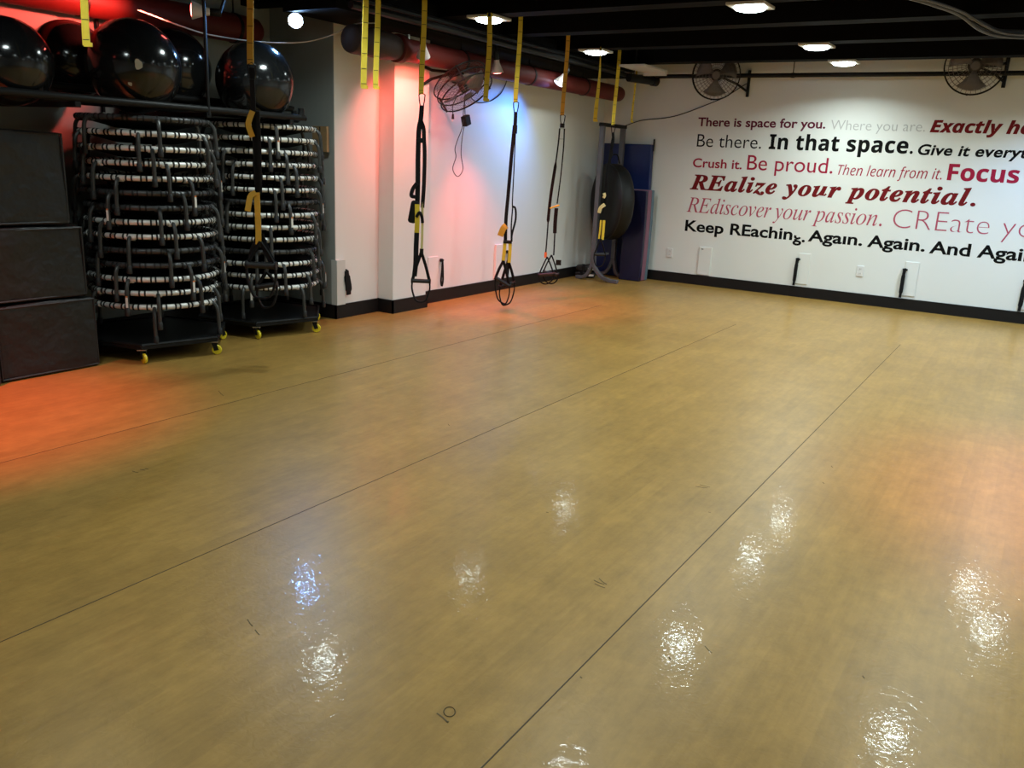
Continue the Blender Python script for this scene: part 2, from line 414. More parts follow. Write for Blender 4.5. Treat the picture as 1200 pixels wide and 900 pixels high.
# ------------------------------------------------------------------ mini trampolines
TR, TT = 0.445, 0.0195
def make_trampoline(dark):
    t = thing('mini_trampoline', '', 'trampoline', group='mini trampolines stacked on the dollies')
    zr = 0.255
    obj('frame_ring', tube(BM(), ring_pts(TR, zr, 60), TT, 10, closed=True), M['dkframe'] if dark else M['silver'], t)
    b = BM(); lathe(b, [(0, zr-.058), (.2, zr-.050), (.34, zr-.016), (.395, zr+.004), (.402, zr), (.395, zr-.010), (.34, zr-.030), (.2, zr-.064), (0, zr-.072)], 40)
    obj('bounce_mat', b, M['matfab'], t)
    b = BM(); rnd = random.Random(3); a = 0.0; k = 0
    while a < 2*PI-.06:
        c, s = math.cos(a), math.sin(a)
        m = Matrix.Translation((TR*c, TR*s, zr)) @ Matrix.Rotation(a, 4, 'Z') @ Matrix.Rotation(PI/2, 4, 'X')
        lathe(b, [(TT-.002, -.0064), (TT+.003, -.0056), (TT+.004, 0), (TT+.003, .0056), (TT-.002, .0064)], 10, m)
        tube(b, [((TR-.01)*c, (TR-.01)*s, zr), (.400*c, .400*s, zr)], .004, 4)
        a += (0.135, 0.072)[k % 2]+rnd.uniform(-.012, .012); k += 1
    tube(b, ring_pts(.401, zr, 48), .006, 6, closed=True)
    obj('bungee_cord', b, M['cord'], t)
    for i in range(6):
        an = 2*PI*i/6
        mz = Matrix.Rotation(an, 4, 'Z')
        lb = BM()
        pts = catmull([(TR-.005, 0, zr-.002), (TR+.030, 0, zr-.012), (TR+.052, 0, zr-.045), (TR+.060, 0, zr-.10), (TR+.066, 0, .03)], 5)
        tube(lb, pts, .0145, 8)
        tube(lb, [(TR, -.028, zr-.004), (TR, .028, zr-.004)], TT+.004, 10, mi=1)
        bmesh.ops.transform(lb, matrix=mz, verts=lb.verts[:])
        leg = obj('leg', lb, [M['gun'], M['dkframe'] if dark else M['silver']], t)
        fb = BM(); lathe(fb, [(0, 0), (.018, 0), (.020, .006), (.019, .05), (.0155, .055), (0, .055)], 10, Matrix.Translation((TR+.066, 0, 0)))
        bmesh.ops.transform(fb, matrix=mz, verts=fb.verts[:])
        obj('rubber_foot', fb, M['rubber'], leg)
        if i == 4:      # the leg with the warning sticker
            sb = BM()
            ribbon(sb, [(TR+.0795, .004, .062), (TR+.0785, .004, .135)], .016, .002, (0, 1, 0))
            ribbon(sb, [(TR+.0785, .004, .1355), (TR+.0783, .004, .145)], .016, .002, (0, 1, 0), mi=1)
            bmesh.ops.transform(sb, matrix=mz, verts=sb.verts[:])
            obj('warning_sticker', sb, [M['sticker'], M['orange']], leg)
    return t
tr_silver = make_trampoline(False); tr_dark = make_trampoline(True)
ORD = ['topmost', 'second from the top', 'third from the top', 'fourth from the top', 'fifth from the top', 'sixth from the top', 'seventh from the top',
       'seventh from the bottom', 'sixth from the bottom', 'fifth from the bottom', 'fourth from the bottom', 'third from the bottom', 'second from the bottom', 'lowest']
used = {}
def stack(cx, cy, z_low, step, rots, dark_ids, side, darkness):
    toward = math.atan2(-cy, -cx)                 # direction from the stack to the open floor
    for i, rd in enumerate(rots):
        z = z_low+step*(len(rots)-1-i)-0.255
        d = i in dark_ids
        lab = '%s mini trampoline, %s in the %s stack' % ('black-framed' if d else 'silver-framed', ORD[i], side)
        turn = toward+math.radians(rd)+(PI/3)*((i*5+darkness) % 6)
        src = tr_dark if d else tr_silver
        jit = (random.uniform(-.008, .008), random.uniform(-.008, .008))
        if src not in used:
            used[src] = 1; src.location = (cx+jit[0], cy+jit[1], z); src.rotation_euler = (0, 0, turn); src['label'] = lab
        else:
            copy_thing(src, (cx+jit[0], cy+jit[1], z), turn, lab)
LC = (-5.745, 4.005); RC = (-5.81, 5.155)
stack(LC[0], LC[1], 0.395, 0.1012, [10, -6, 4, 15, 35, 28, 6, 18, 40, 12, 29, 37, 2, -3], (0, 5, 6, 9, 10), 'left-hand', 0)
stack(RC[0], RC[1], 0.41, 0.101, [14, 7, 23, 33, 17, 11, 25, -5, 6, 0, -8, 18, -14, -22], (6, 10), 'right-hand', 2)

def make_dolly(label, cx, cy, rz):
    t = thing('stacking_dolly', label, 'dolly', (cx, cy, 0), rz, 'dollies under the trampoline stacks')
    Rr = 0.575
    hexa = [(Rr*math.cos(2*PI*i/6), Rr*math.sin(2*PI*i/6)) for i in range(6)]
    b = BM()
    lo = [b.verts.new((x, y, .105)) for x, y in hexa]; hi = [b.verts.new((x, y, .135)) for x, y in hexa]
    b.faces.new(lo[::-1]); b.faces.new(hi)
    for i in range(6): b.faces.new((lo[i], lo[(i+1) % 6], hi[(i+1) % 6], hi[i]))
    obj('deck', b, M['blackmetal'], t, smooth=False, bevel=.005)
    b = BM()
    for i in range(6):
        x0, y0 = hexa[i]; x1, y1 = hexa[(i+1) % 6]
        tube(b, [(x0*.985, y0*.985, .137), (x1*.985, y1*.985, .137)], .012, 6)
    obj('rim_rail', b, M['blackmetal'], t)
    for i in range(6):
        x, y = hexa[i][0]*.93, hexa[i][1]*.93
        cb = BM(); box(cb, x-.032, x+.032, y-.032, y+.032, .098, .105)
        cs = obj('castor', cb, M['zinc'], t, smooth=False)
        a = 0.6+i*.9
        dx, dy = math.cos(a), math.sin(a); ox, oy = dx*.02, dy*.02
        fb = BM()
        for sgn in (-1, 1):
            px, py = -dy*.017*sgn, dx*.017*sgn
            ribbon(fb, [(x+px, y+py, .1), (x+px+ox*.5, y+py+oy*.5, .07), (x+px+ox, y+py+oy, .035)], .034, .003, (dx, dy, 0))
        obj('fork', fb, M['blackmetal'], cs)
        wb = BM(); lathe(wb, [(0, -.012), (.012, -.012), (.033, -.011), (.0375, -.006), (.0375, .006), (.033, .011), (.012, .012), (0, .012)], 20, frame_m((x+ox, y+oy, .0375), (-dy, dx, 0)))
        obj('wheel', wb, M['wheel'], cs)
    return t
make_dolly('black hexagonal dolly with yellow castors under the left-hand trampoline stack', -5.77, 3.985, math.radians(-44.5))
make_dolly('black hexagonal dolly with yellow castors under the right-hand trampoline stack', -5.835, 5.115, math.radians(-46))

# ------------------------------------------------------------------ ball shelf and balls
t = thing('ball_rack', 'long black tubular rack under the ceiling that carries the exercise balls', 'rack', (-5.8, 4.0, 1.775))
for x in (-5.36, -5.78, -5.92, -6.36):
    ye = {-5.36: 1.18, -5.78: 1.50}.get(x, 1.55)
    rz_ = .03 if x > -5.8 else .125
    b = BM(); tube(b, catmull([(x+5.8, -2.2, rz_), (x+5.8, 0, rz_), (x+5.8, ye-.06, rz_), (x+5.8, ye-.012, rz_+.007), (x+5.8, ye, rz_+.045), (x+5.8, ye, rz_+.075)], 5), .026, 10)
    obj('rail', b, M['blackmetal'], t)
for y in (-1.7, -.75, .25, 1.06):
    b = BM(); box(b, -.60, .46, y-.02, y+.02, -.028, .008); obj('cross_arm', b, M['blackmetal'], t, smooth=False, bevel=.004)
for y in (-1.7, -.75, .25, 1.06):
    b = BM(); box(b, -.58, -.10, y-.015, y+.015, .07, .10); box(b, -.58, -.54, y-.015, y+.015, .0, .10); box(b, -.14, -.10, y-.015, y+.015, .0, .10); obj('riser', b, M['blackmetal'], t, smooth=False, bevel=.003)
for x, y in ((.455, .25), (-.60, .10), (.455, -1.7), (-.60, -1.7)):
    b = BM(); tube(b, [(x, y, -.01), (x, y, 1.32)], .0125, 8); obj('hanger_rod', b, M['blackmetal'], t)

def ball(label, x, y, z, r, m, marks=()):
    b = BM(); n = 24; prof = []
    for i in range(n+1):
        a = -PI/2+PI*i/n; rr = r*math.cos(a); zz = r*math.sin(a)
        g = 1-0.006*(1 if i % 3 == 0 and 3 < i < n-3 else 0)
        prof.append((max(0, rr*g) if 0 < i < n else 0, zz*0.985))
    lathe(b, prof, 48)
    t = obj('exercise_ball', b, m, loc=(x, y, z)); tag(t, label, 'ball', 'exercise balls on the rack')
    t.rotation_euler = (1.25, .3, .5+x*3)
    pb = BM(); lathe(pb, [(0, .0), (.012, 0), (.014, .004), (.009, .008), (0, .008)], 12, frame_m(Vector((.6, .3, .55)).normalized()*r*.985, (.6, .3, .55)))
    obj('valve_plug', pb, M['rubber'], t)
    for d, w, h in marks:
        # pale patch lying on the ball skin, given in world direction
        D = Vector(d).normalized(); mb = BM(); rnd = random.Random(int(w*1e4))
        U = D.cross(Vector((0, 0, 1))).normalized(); V = U.cross(D)
        vs = []
        for k in range(12):
            a = 2*PI*k/12; q = rnd.uniform(.6, 1.1)
            p = (D*r+U*(w*q*math.cos(a))+V*(h*q*math.sin(a))).normalized()*r*1.002
            vs.append(mb.verts.new(p))
        cv = mb.verts.new(D*r*1.003)
        for k in range(12): mb.faces.new((vs[k], vs[(k+1) % 12], cv))
        mo = obj('worn_patch', mb, M['ballmark'], t)
        mo.matrix_parent_inverse = (Matrix.Translation((x, y, z)) @ t.rotation_euler.to_matrix().to_4x4()).inverted()
        mo.location = (x, y, z)
    return t
ball('exercise ball glowing dark red, at the far left end of the rack', -5.57, 2.955, 1.992, .262, M['ball'])
ball('black exercise ball behind, between the two leftmost front balls', -6.14, 3.70, 2.10, .268, M['ball'])
tc = Vector((5.57, -3.83, -.5)).normalized()
ball('largest black exercise ball with pale worn patches', -5.57, 3.82, 2.057, .315, M['ball'],
     [((5.57+.55, -3.83+.4, -.15), .028, .036), ((5.57-.4, -3.83-.6, -3.2), .018, .016)])
ball('black exercise ball glowing red, behind the patched ball', -6.12, 4.53, 2.135, .302, M['ball'])
ball('black exercise ball at the right end of the rack', -5.57, 4.891, 2.058, .308, M['ball'])

# ------------------------------------------------------------------ soft boxes
def soft_box(label, x1, y1, z0, w, h, d):
    t = thing('plyo_box', label, 'box', (x1-d/2, y1-w/2, z0), 0, 'black soft boxes')
    b = BM(); box(b, -d/2, d/2, -w/2, w/2, .004, h-.004)
    bmesh.ops.subdivide_edges(b, edges=b.edges[:], cuts=6, use_grid_fill=True)
    rnd = random.Random(int(z0*100)+int(y1*10))
    ph = [rnd.uniform(0, 6) for _ in range(4)]
    for v in b.verts:
        q = v.co
        if abs(abs(q.x)-d/2) < 1e-4: q.x += .010*math.sin(7*q.y+ph[0])*math.sin(6*q.z+ph[1])
        if abs(abs(q.y)-w/2) < 1e-4: q.y += .006*math.sin(7*q.x+ph[2])
        if q.z > h-.01: q.z += .004*math.sin(9*q.y+ph[3])
    obj('cover', b, M['box'], t, bevel=.012)
    b = BM()
    for z in (.018, h-.018):
        P = [(-d/2, -w/2, z), (d/2, -w/2, z), (d/2, w/2, z), (-d/2, w/2, z)]
        for i in range(4): tube(b, [P[i], P[(i+1) % 4]], .0075, 6)
    for i in range(4): tube(b, [(P[i][0], P[i][1], .018), (P[i][0], P[i][1], h-.018)], .0075, 6)
    obj('seam_piping', b, M['seam'], t)
    return t
soft_box('black soft box on the floor, bottom of the stack left of the trampolines', -5.545, 3.365, 0, .66, .50, .66)
soft_box('black soft box in the middle of the stack left of the trampolines', -5.555, 3.325, .505, .70, .485, .66)
soft_box('black soft box on top of the stack left of the trampolines', -5.565, 3.25, .995, .75, .60, .66)
soft_box('black soft box barely in view at the far left edge, on the floor', -5.50, 2.665, 0, .66, .50, .66)

# ------------------------------------------------------------------ suspension trainers and yellow straps
def yellow_strap(parent, x, y, z0, z1, tw0, tw1, m=None, name='anchor_strap', dy=0.0):
    n = 14; pts = []; wd = []
    for i in range(n+1):
        s = i/n; pts.append((x+.006*math.sin(s*5+y), y+dy*s+.008*math.sin(s*4+x), z1+(z0-z1)*s))
        a = tw0+(tw1-tw0)*s; wd.append((math.cos(a), math.sin(a), 0))
    b = ribbon(BM(), pts, .043, .0035, wd)
    zz = z0+.03
    while zz < z1-.03:
        s = (z1-zz)/(z1-z0); a = tw0+(tw1-tw0)*s
        px = x+.006*math.sin(s*5+y); py = y+dy*s+.008*math.sin(s*4+x)
        W = Vector((math.cos(a), math.sin(a), 0))
        ribbon(b, [Vector((px, py, zz))-W*.018, Vector((px, py, zz))+W*.018], .004, .0052, (0, 0, 1), mi=1); zz += .105
    o = obj(name, b, [m or M['yellow'], M['stitch']], parent)
    return o
FACE = math.radians(31.7)                         # straps mostly hang square to the length of the room's diagonal
def tail(label, x, y, z0, z1=2.9, tw0=FACE, tw1=FACE, m=None):
    t = thing('anchor_strap', label, 'strap', (x, y, z0), 0, 'yellow anchor straps hanging from the ceiling')
    yellow_strap(t, 0, 0, .0, z1-z0, tw0, tw1, m, name='webbing')
    b = BM(); box(b, -.024, .024, -.004, .004, -.006, .016)
    bmesh.ops.rotate(b, verts=b.verts[:], cent=(0, 0, 0), matrix=Matrix.Rotation(tw1, 3, 'Z'))
    obj('folded_end', b, m or M['yellow'], t, smooth=False)
    b = BM(); tube(b, [(0, 0, z1-z0-.03), (0, 0, z1-z0-.002)], .012, 8); obj('ceiling_eye', b, M['blackmetal'], t)
    return t
tail('yellow anchor strap hanging in front of the balls at the left', -4.72, 2.96, 2.06, 3.15, FACE, FACE)
tail('pale yellow anchor strap, left one of the pair in front of the white column', -4.45, 4.94, 2.013, 3.15, FACE+1.2, FACE+.1)
tail('yellow anchor strap, right one of the pair in front of the white column', -4.72, 5.38, 2.05, 3.15, FACE+1.0, FACE)
tail('yellow anchor strap hanging straight below a round ceiling light, in front of the wall fan', -4.40, 6.47, 2.044, 2.765)
tail('yellow anchor strap twisting to a point under the second ceiling light', -4.42, 8.65, 2.001, 2.765, FACE+1.5, FACE)
tail('narrow yellow anchor strap hanging near the back wall by the white ceiling panel', -4.88, 10.60, 2.10, 3.15, FACE+1.0, FACE+.9)

RD = Vector((math.cos(FACE), math.sin(FACE), 0))   # across the straps
FD = Vector((math.sin(FACE), -math.cos(FACE), 0))  # towards the open floor
def trainer(label, x, y, z_top, z_car, parts, m=None):
    t = thing('suspension_trainer', label, 'suspension trainer', (x, y, z_car), 0, 'suspension trainers hanging from the ceiling')
    yellow_strap(t, 0, 0, 0.0, z_top-z_car, FACE+.25, FACE, m)
    b = BM()
    w = .026
    car = [RD*(-.021)+Vector((0, 0, .0)), RD*.021+Vector((0, 0, .0)), RD*.014+Vector((0, 0, -.085)), RD*(-.014)+Vector((0, 0, -.085))]
    car = [RD*(-w)+Vector((0, 0, -.004)), Vector((0, 0, .012)), RD*w+Vector((0, 0, -.004)), RD*.022+Vector((0, 0, -.05)), RD*.014+Vector((0, 0, -.095)), RD*(-.014)+Vector((0, 0, -.095)), RD*(-.022)+Vector((0, 0, -.05))]
    tube(b, car, .0055, 6, closed=True); obj('carabiner', b, M['blackmetal'], t)
    parts(t)
    return t
def V(r, z, f=0.0): return RD*r+FD*f+Vector((0, 0, z))
def strap(t, name, pts, w, m, th=.004, wd=None, n=5):
    P = catmull(pts, n)
    return obj(name, ribbon(BM(), P, w, th, wd or RD), m, t)
def cradle(t, cx, ztop, zgrip, zbot, hw=.075, tilt=0.0, f=0.0, wide=.028, grip_r=.019):
    """triangle of webbing, foam grip and foot loop"""
    def Q(r, z): return V(cx+r*math.cos(tilt)-(z-zgrip)*math.sin(tilt)*.0, z+r*math.sin(tilt), f)
    for s in (-1, 1):
        strap(t, 'handle_strap', [Q(0, ztop), Q(s*hw*.55, (ztop+zgrip)/2), Q(s*hw, zgrip)], wide, M['web'], th=.011, wd=FD*.6+RD*.8)
    b = BM(); tube(b, [Q(-hw, zgrip), Q(hw, zgrip)], grip_r, 12)
    g = obj('grip', b, M['rubber'], t)
    b = BM()
    for s in (-1, 1): tube(b, [Q(s*(hw-.004), zgrip), Q(s*(hw+.010), zgrip)], grip_r*1.3, 12)
    obj('end_cap', b, M['blackmetal'], g)
    strap(t, 'foot_loop', [Q(-hw, zgrip), Q(-hw*1.02, zgrip-.4*(zgrip-zbot)), Q(-hw*.62, zbot+.02), Q(0, zbot), Q(hw*.62, zbot+.02), Q(hw*1.02, zgrip-.4*(zgrip-zbot)), Q(hw, zgrip)], wide*.9, M['web'], th=.013, wd=FD)

# distances below are metres under the carabiner; 1 px of the picture is about .0085 m here
def parts_a(t):     # bundled trainer near the column
    strap(t, 'main_strap', [V(0, -.09), V(-.004, -.17), V(-.012, -.24)], .040, M['web'])
    strap(t, 'main_strap', [V(-.012, -.23), V(-.022, -.30), V(-.026, -.5), V(-.024, -.75), V(-.026, -.98)], .042, M['web'])
    strap(t, 'main_strap', [V(-.004, -.22), V(.018, -.28), V(.024, -.37), V(.032, -.5), V(.030, -.75), V(.020, -.95)], .034, M['web'])
    b = BM(); box(b, -.03, .03, -.011, .011, -.02, .02); bmesh.ops.rotate(b, verts=b.verts[:], cent=(0, 0, 0), matrix=Matrix.Rotation(FACE, 3, 'Z'))
    o = obj('buckle', b, M['blackmetal'], t, bevel=.004); o.location = V(-.006, -.38)
    b = BM(); box(b, -.036, .036, -.03, .03, -.10, .10)
    bmesh.ops.rotate(b, verts=b.verts[:], cent=(0, 0, 0), matrix=Matrix.Rotation(FACE, 3, 'Z'))
    o = obj('rolled_webbing', b, M['web'], t, bevel=.024); o.location = V(-.058, -.99); o.rotation_euler = (.0, .22, .0)
    strap(t, 'rolled_webbing', [V(-.03, -.74), V(-.065, -.79), V(-.078, -.85), V(-.04, -.86)], .05, M['web'], th=.03, wd=FD)
    strap(t, 'adjuster_webbing', [V(-.022, -.92, .04), V(-.020, -1.05, .03), V(-.026, -1.17)], .042, M['yellow'])
    strap(t, 'main_strap', [V(-.026, -1.15), V(-.030, -1.3), V(-.032, -1.45), V(-.042, -1.56)], .044, M['web'])
    strap(t, 'cord_webbing', [V(.018, -.90), V(.022, -1.1), V(.020, -1.33)], .022, M['creamcord'])
    b = BM(); tube(b, catmull([V(-.028, -1.03, .03), V(0, -.99, .04), V(.02, -1.03, .03), V(.026, -1.08, .02)], 5), .014, 8); obj('locking_loop', b, M['web'], t)
    b = BM(); tube(b, [V(.020, -1.31), V(.020, -1.36)], .017, 8); obj('buckle', b, M['blackmetal'], t)
    cradle(t, .018, -1.34, -1.60, -1.79, hw=.078)
def parts_b(t):     # trainer with the orange tag
    strap(t, 'main_strap', [V(0, -.09), V(0, -.2), V(-.004, -.27)], .036, M['web'])
    strap(t, 'main_strap', [V(-.006, -.22), V(-.022, -.5), V(-.040, -.9), V(-.052, -1.15), V(-.048, -1.40)], .036, M['web'])
    strap(t, 'main_strap', [V(.006, -.22), V(.008, -.6), V(.006, -.95), V(.012, -1.05)], .012, M['web'])
    b = BM(); tube(b, [V(.004, -.22), V(.004, -.30)], .020, 8); obj('buckle', b, M['blackmetal'], t)
    strap(t, 'tail_loop', [V(.008, -1.02), V(.040, -1.04), V(.048, -1.15), V(.018, -1.30), V(.016, -1.38)], .030, M['web'], th=.020, wd=FD)
    strap(t, 'tail_loop', [V(.012, -1.03), V(.006, -1.2), V(.012, -1.36)], .014, M['web'], th=.010)
    o = strap(t, 'tag', [V(-.045, -1.215, .03), V(-.075, -1.245, .035), V(-.105, -1.325, .03)], .062, M['amber'], wd=RD)
    b = BM(); tube(b, [V(-.07, -1.385), V(.02, -1.385)], .018, 8); obj('buckle', b, M['blackmetal'], t)
    strap(t, 'adjuster_webbing', [V(-.052, -1.38), V(-.056, -1.48), V(-.064, -1.60)], .036, M['yellow'])
    strap(t, 'adjuster_webbing', [V(.002, -1.38), V(.004, -1.48), V(.0, -1.60)], .034, M['yellow'])
    cradle(t, -.060, -1.58, -1.80, -2.02, hw=.085, tilt=-.5, f=.03)
    cradle(t, -.010, -1.58, -1.84, -2.05, hw=.080, tilt=.35, f=-.03)
def parts_c(t):     # thin trainer near the rack
    b = BM(); tube(b, [V(0, -.085), V(0, -.13)], .026, 10); obj('swivel', b, M['blackmetal'], t)
    b = BM(); tube(b, [V(-.030, -.14), V(.030, -.14), V(.026, -.25), V(-.026, -.25)], .006, 6, closed=True); obj('equaliser_loop', b, M['blackmetal'], t)
    strap(t, 'main_strap', [V(-.026, -.14), V(-.032, -.30), V(-.052, -.55), V(-.082, -.85), V(-.096, -1.10), V(-.098, -1.26), V(-.104, -1.52)], [.016]*10+[.034]*12+[.016]*9, M['web'])
    strap(t, 'main_strap', [V(.026, -.14), V(.028, -.35), V(.016, -.65), V(-.006, -.95)], .014, M['web'])
    strap(t, 'main_strap', [V(-.012, -1.0), V(-.016, -1.15), V(-.014, -1.28)], .042, M['web'], th=.012)
    strap(t, 'main_strap', [V(-.014, -1.26), V(-.012, -1.4), V(-.012, -1.53)], .016, M['web'])
    b = BM(); tube(b, [V(-.085, -1.005), V(.02, -.965)], .010, 6); obj('adjuster_buckle', b, M['yellow'], t)
    b = BM(); tube(b, [V(-.104, -1.50), V(-.104, -1.56)], .016, 8); obj('rubber_band', b, M['orange'], t)
    b = BM(); box(b, -.03, .03, -.006, .006, -.03, .03); bmesh.ops.rotate(b, verts=b.verts[:], cent=(0, 0, 0), matrix=Matrix.Rotation(FACE, 3, 'Z'))
    o = obj('tag', b, M['blackmetal'], t, smooth=False); o.location = V(.048, -1.61)
    cradle(t, -.085, -1.55, -1.75, -1.86, hw=.085, tilt=.12, f=.02, wide=.012)
    cradle(t, -.035, -1.53, -1.74, -1.86, hw=.085, tilt=-.14, f=-.03, wide=.012)
def parts_d(t):     # trainer over the right-hand trampoline stack
    strap(t, 'main_strap', [V(0, -.02), V(0, -.2), V(.004, -.5), V(.012, -.85)], .034, M['web'])
    strap(t, 'main_strap', [V(.02, -.30), V(.024, -.5), V(.02, -.85)], .046, M['web'])
    strap(t, 'tag', [V(.002, -.30, .02), V(-.020, -.36, .03), V(-.026, -.40, .03), V(-.005, -.47, .02)], .038, M['amber'])
    strap(t, 'tag', [V(.006, -.84, .02), V(-.030, -.87, .03), V(-.050, -.97, .04)], .040, M['amber'])
    strap(t, 'adjuster_webbing', [V(.012, -.84, .02), V(.014, -1.0, .02), V(.014, -1.14, .02), V(.012, -1.20, .02)], .040, M['amber'])
    b = BM(); tube(b, [V(-.02, -1.20), V(.05, -1.20)], .013, 8); obj('buckle', b, M['blackmetal'], t)
    strap(t, 'wing_webbing', [V(.02, -1.13), V(.06, -1.24), V(.10, -1.32)], .05, M['web'])
    strap(t, 'wing_webbing', [V(.01, -1.13), V(-.04, -1.24), V(-.06, -1.32)], .03, M['web'])
    cradle(t, .03, -1.18, -1.345, -1.58, hw=.10, f=.03, grip_r=.024)
    cradle(t, .045, -1.40, -1.50, -1.66, hw=.07, f=-.04, tilt=.2)
def parts_e(t):     # trainer hanging inside the stand
    strap(t, 'main_strap', [V(0, -.09), V(.01, -.2), V(-.01, -.32), V(-.02, -.45), V(-.03, -.6), V(-.035, -.9), V(-.035, -1.0)], .034, M['web'])
    strap(t, 'main_strap', [V(.01, -.09), V(-.01, -.25), V(.01, -.36), V(-.04, -.52), V(-.045, -.9), V(-.05, -1.1)], .02, M['web'])
    strap(t, 'tag', [V(-.062, -.84, .03), V(-.05, -.87, .04), V(-.065, -.90, .04)], .035, M['creamcord'])
    strap(t, 'tag', [V(-.04, -.98, .04), V(-.09, -1.02, .05), V(-.11, -1.09, .05)], .045, M['creamcord'])
    strap(t, 'adjuster_webbing', [V(-.075, -1.18, .03), V(-.078, -1.3, .03), V(-.085, -1.42, .03)], .022, M['yellow'])
    strap(t, 'adjuster_webbing', [V(-.035, -1.18, .03), V(-.035, -1.3, .03), V(-.038, -1.43, .03)], .034, M['yellow'])
    cradle(t, -.06, -1.42, -1.62, -1.78, hw=.07, f=.04, wide=.016)
trainer('suspension trainer with amber webbing hanging in front of the right-hand trampoline stack', -4.72, 4.12, 3.15, 2.09, parts_d, M['amber'])
trainer('suspension trainer with a rolled black bundle hanging beside the white column', -4.72, 5.96, 3.15, 2.055, parts_a)
trainer('suspension trainer with an orange tag and tangled handles in front of the blue-lit wall', -4.72, 7.47, 3.15, 2.105, parts_b)
trainer('thin suspension trainer hanging left of the grey stand', -4.72, 8.44, 3.15, 2.045, parts_c, M['amber'])
trainer('suspension trainer hanging through the grey stand in the corner', -4.85, 9.99, 3.15, 2.03, parts_e)

# ------------------------------------------------------------------ corner stand, padded disc, mats, sandbags
t = thing('steel_stand', 'grey steel stand with curved feet in the room corner', 'stand', (-5.17, 10.33, 0))
PA = Vector((0, 0, 0)); PB = Vector((.01, .61, 0)); sd = (PB-PA).normalized(); fd = Vector((-.42, -.91, 0)).normalized()
pw = .062
def post(P, nm):
    b = BM()
    for dx in (0,):
        q = [P+sd*a+Vector((sd.y, -sd.x, 0))*c for a, c in ((-pw/2, -pw/2), (pw/2, -pw/2), (pw/2, pw/2), (-pw/2, pw/2))]
        lo = [b.verts.new((v.x, v.y, .25)) for v in q]; hi = [b.verts.new((v.x, v.y, 2.05)) for v in q]
        b.faces.new(lo[::-1]); b.faces.new(hi)
        for i in range(4): b.faces.new((lo[i], lo[(i+1) % 4], hi[(i+1) % 4], hi[i]))
    return obj(nm, b, M['rackgrey'], t, smooth=False, bevel=.006)
post(PA, 'post'); post(PB, 'post')
b = BM(); ribbon(b, [PA-sd*.045+Vector((0, 0, 2.05)), PB+sd*.045+Vector((0, 0, 2.05))], .07, .045, Vector((sd.y, -sd.x, 0))); obj('top_bar', b, M['blackmetal'], t, smooth=False, bevel=.005)
b = BM(); ribbon(b, [PA+Vector((0, 0, .36)), PB*.7+Vector((0, 0, .34))], .03, .03, (0, 0, 1)); obj('cross_bar', b, M['rackgrey'], t, smooth=False)
foot = Vector((.99, -.06, 0)).normalized()
for P in (PA, PB):
    for s, ln in (((1, .38), (-1, .24)) if P is PA else ((1, .155), (-1, .24))):
        pts = catmull([P+Vector((0, 0, .36)), P+foot*s*.02+Vector((0, 0, .20)), P+foot*s*ln*.35+Vector((0, 0, .075)), P+foot*s*ln*.7+Vector((0, 0, .03)), P+foot*s*ln*1.05+Vector((0, 0, .025))], 6)
        obj('foot', ribbon(BM(), pts, .055, .045, Vector((foot.y, -foot.x, 0))), M['rackgrey'], t, smooth=True, bevel=.005)

ax = Vector((-.635, -.77, 0)).normalized()
b = BM(); Rd, th = .505, .13
prof = [(0, -th), (Rd*.6, -th-.004), (Rd-.09, -th), (Rd-.035, -th+.02), (Rd-.006, -th+.06), (Rd, -th+.11), (Rd, th-.11), (Rd-.006, th-.06), (Rd-.035, th-.02), (Rd-.09, th), (Rd*.6, th+.004), (0, th)]
lathe(b, prof, 64, frame_m((0, 0, 0), ax))
t = obj('padded_disc', b, M['bag'], loc=(-5.09, 10.60, 1.056)); tag(t, 'big round black padded disc hung on edge in the grey steel stand', 'padded disc')
b = BM(); tube(b, [tuple(frame_m((0, 0, 0), ax) @ Vector((Rd*.995*math.cos(a), Rd*.995*math.sin(a), th-.045))) for a in [2*PI*i/64 for i in range(64)]], .007, 6, closed=True)
obj('edge_piping', b, M['seam'], t)
b = BM(); tube(b, catmull([(-.05, -.03, .50), (-.03, -.05, .60), (.03, 0, .62), (.06, .03, .51)], 5), .010, 6); obj('carry_handle', b, M['web'], t)

def mat_panel(name, label, x0, x1, y0, y1, h, m, lean=.02, wr=0.0, edge=None):
    b = BM(); box(b, x0, x1, y0, y1, 0.002, h)
    bmesh.ops.subdivide_edges(b, edges=b.edges[:], cuts=7, use_grid_fill=True)
    for v in b.verts:
        q = v.co
        if wr and abs(q.y-y0) < 1e-5 and q.z > .1: q.y += -abs(wr*math.sin(3*(q.x*4+q.z*5))*math.sin(q.z*6))
        q.y += lean*(q.z/h)-lean; q.x += .012*math.sin(q.z*2.4)
    t = obj(name, b, m, bevel=.012); tag(t, label, 'mat', 'exercise mats in the corner')
    return t
mt = mat_panel('exercise_mat', 'tall navy blue folded mat leaning on the back wall in the corner', -5.50, -4.752, 11.045, 11.125, 1.835, M['navy'], lean=.012, wr=.012)
b = BM(); ribbon(b, [(-4.760, 11.10, 1.75), (-4.760, 11.105, 1.91)], .02, .006, (1, 0, 0)); obj('zip_tag', b, M['web'], mt)
mat_panel('exercise_mat', 'slate grey mat standing between the mauve mat and the tall navy one', -4.97, -4.655, 10.945, 11.022, 1.235, M['slate'], .004)
mat_panel('exercise_mat', 'mauve pink mat standing behind the short navy mat', -4.97, -4.657, 10.825, 10.940, 1.235, M['mauve'], .004)
mat_panel('exercise_mat', 'short dark navy mat at the front of the leaning mats', -4.97, -4.660, 10.755, 10.820, 1.225, M['navy2'], .004, wr=.0)

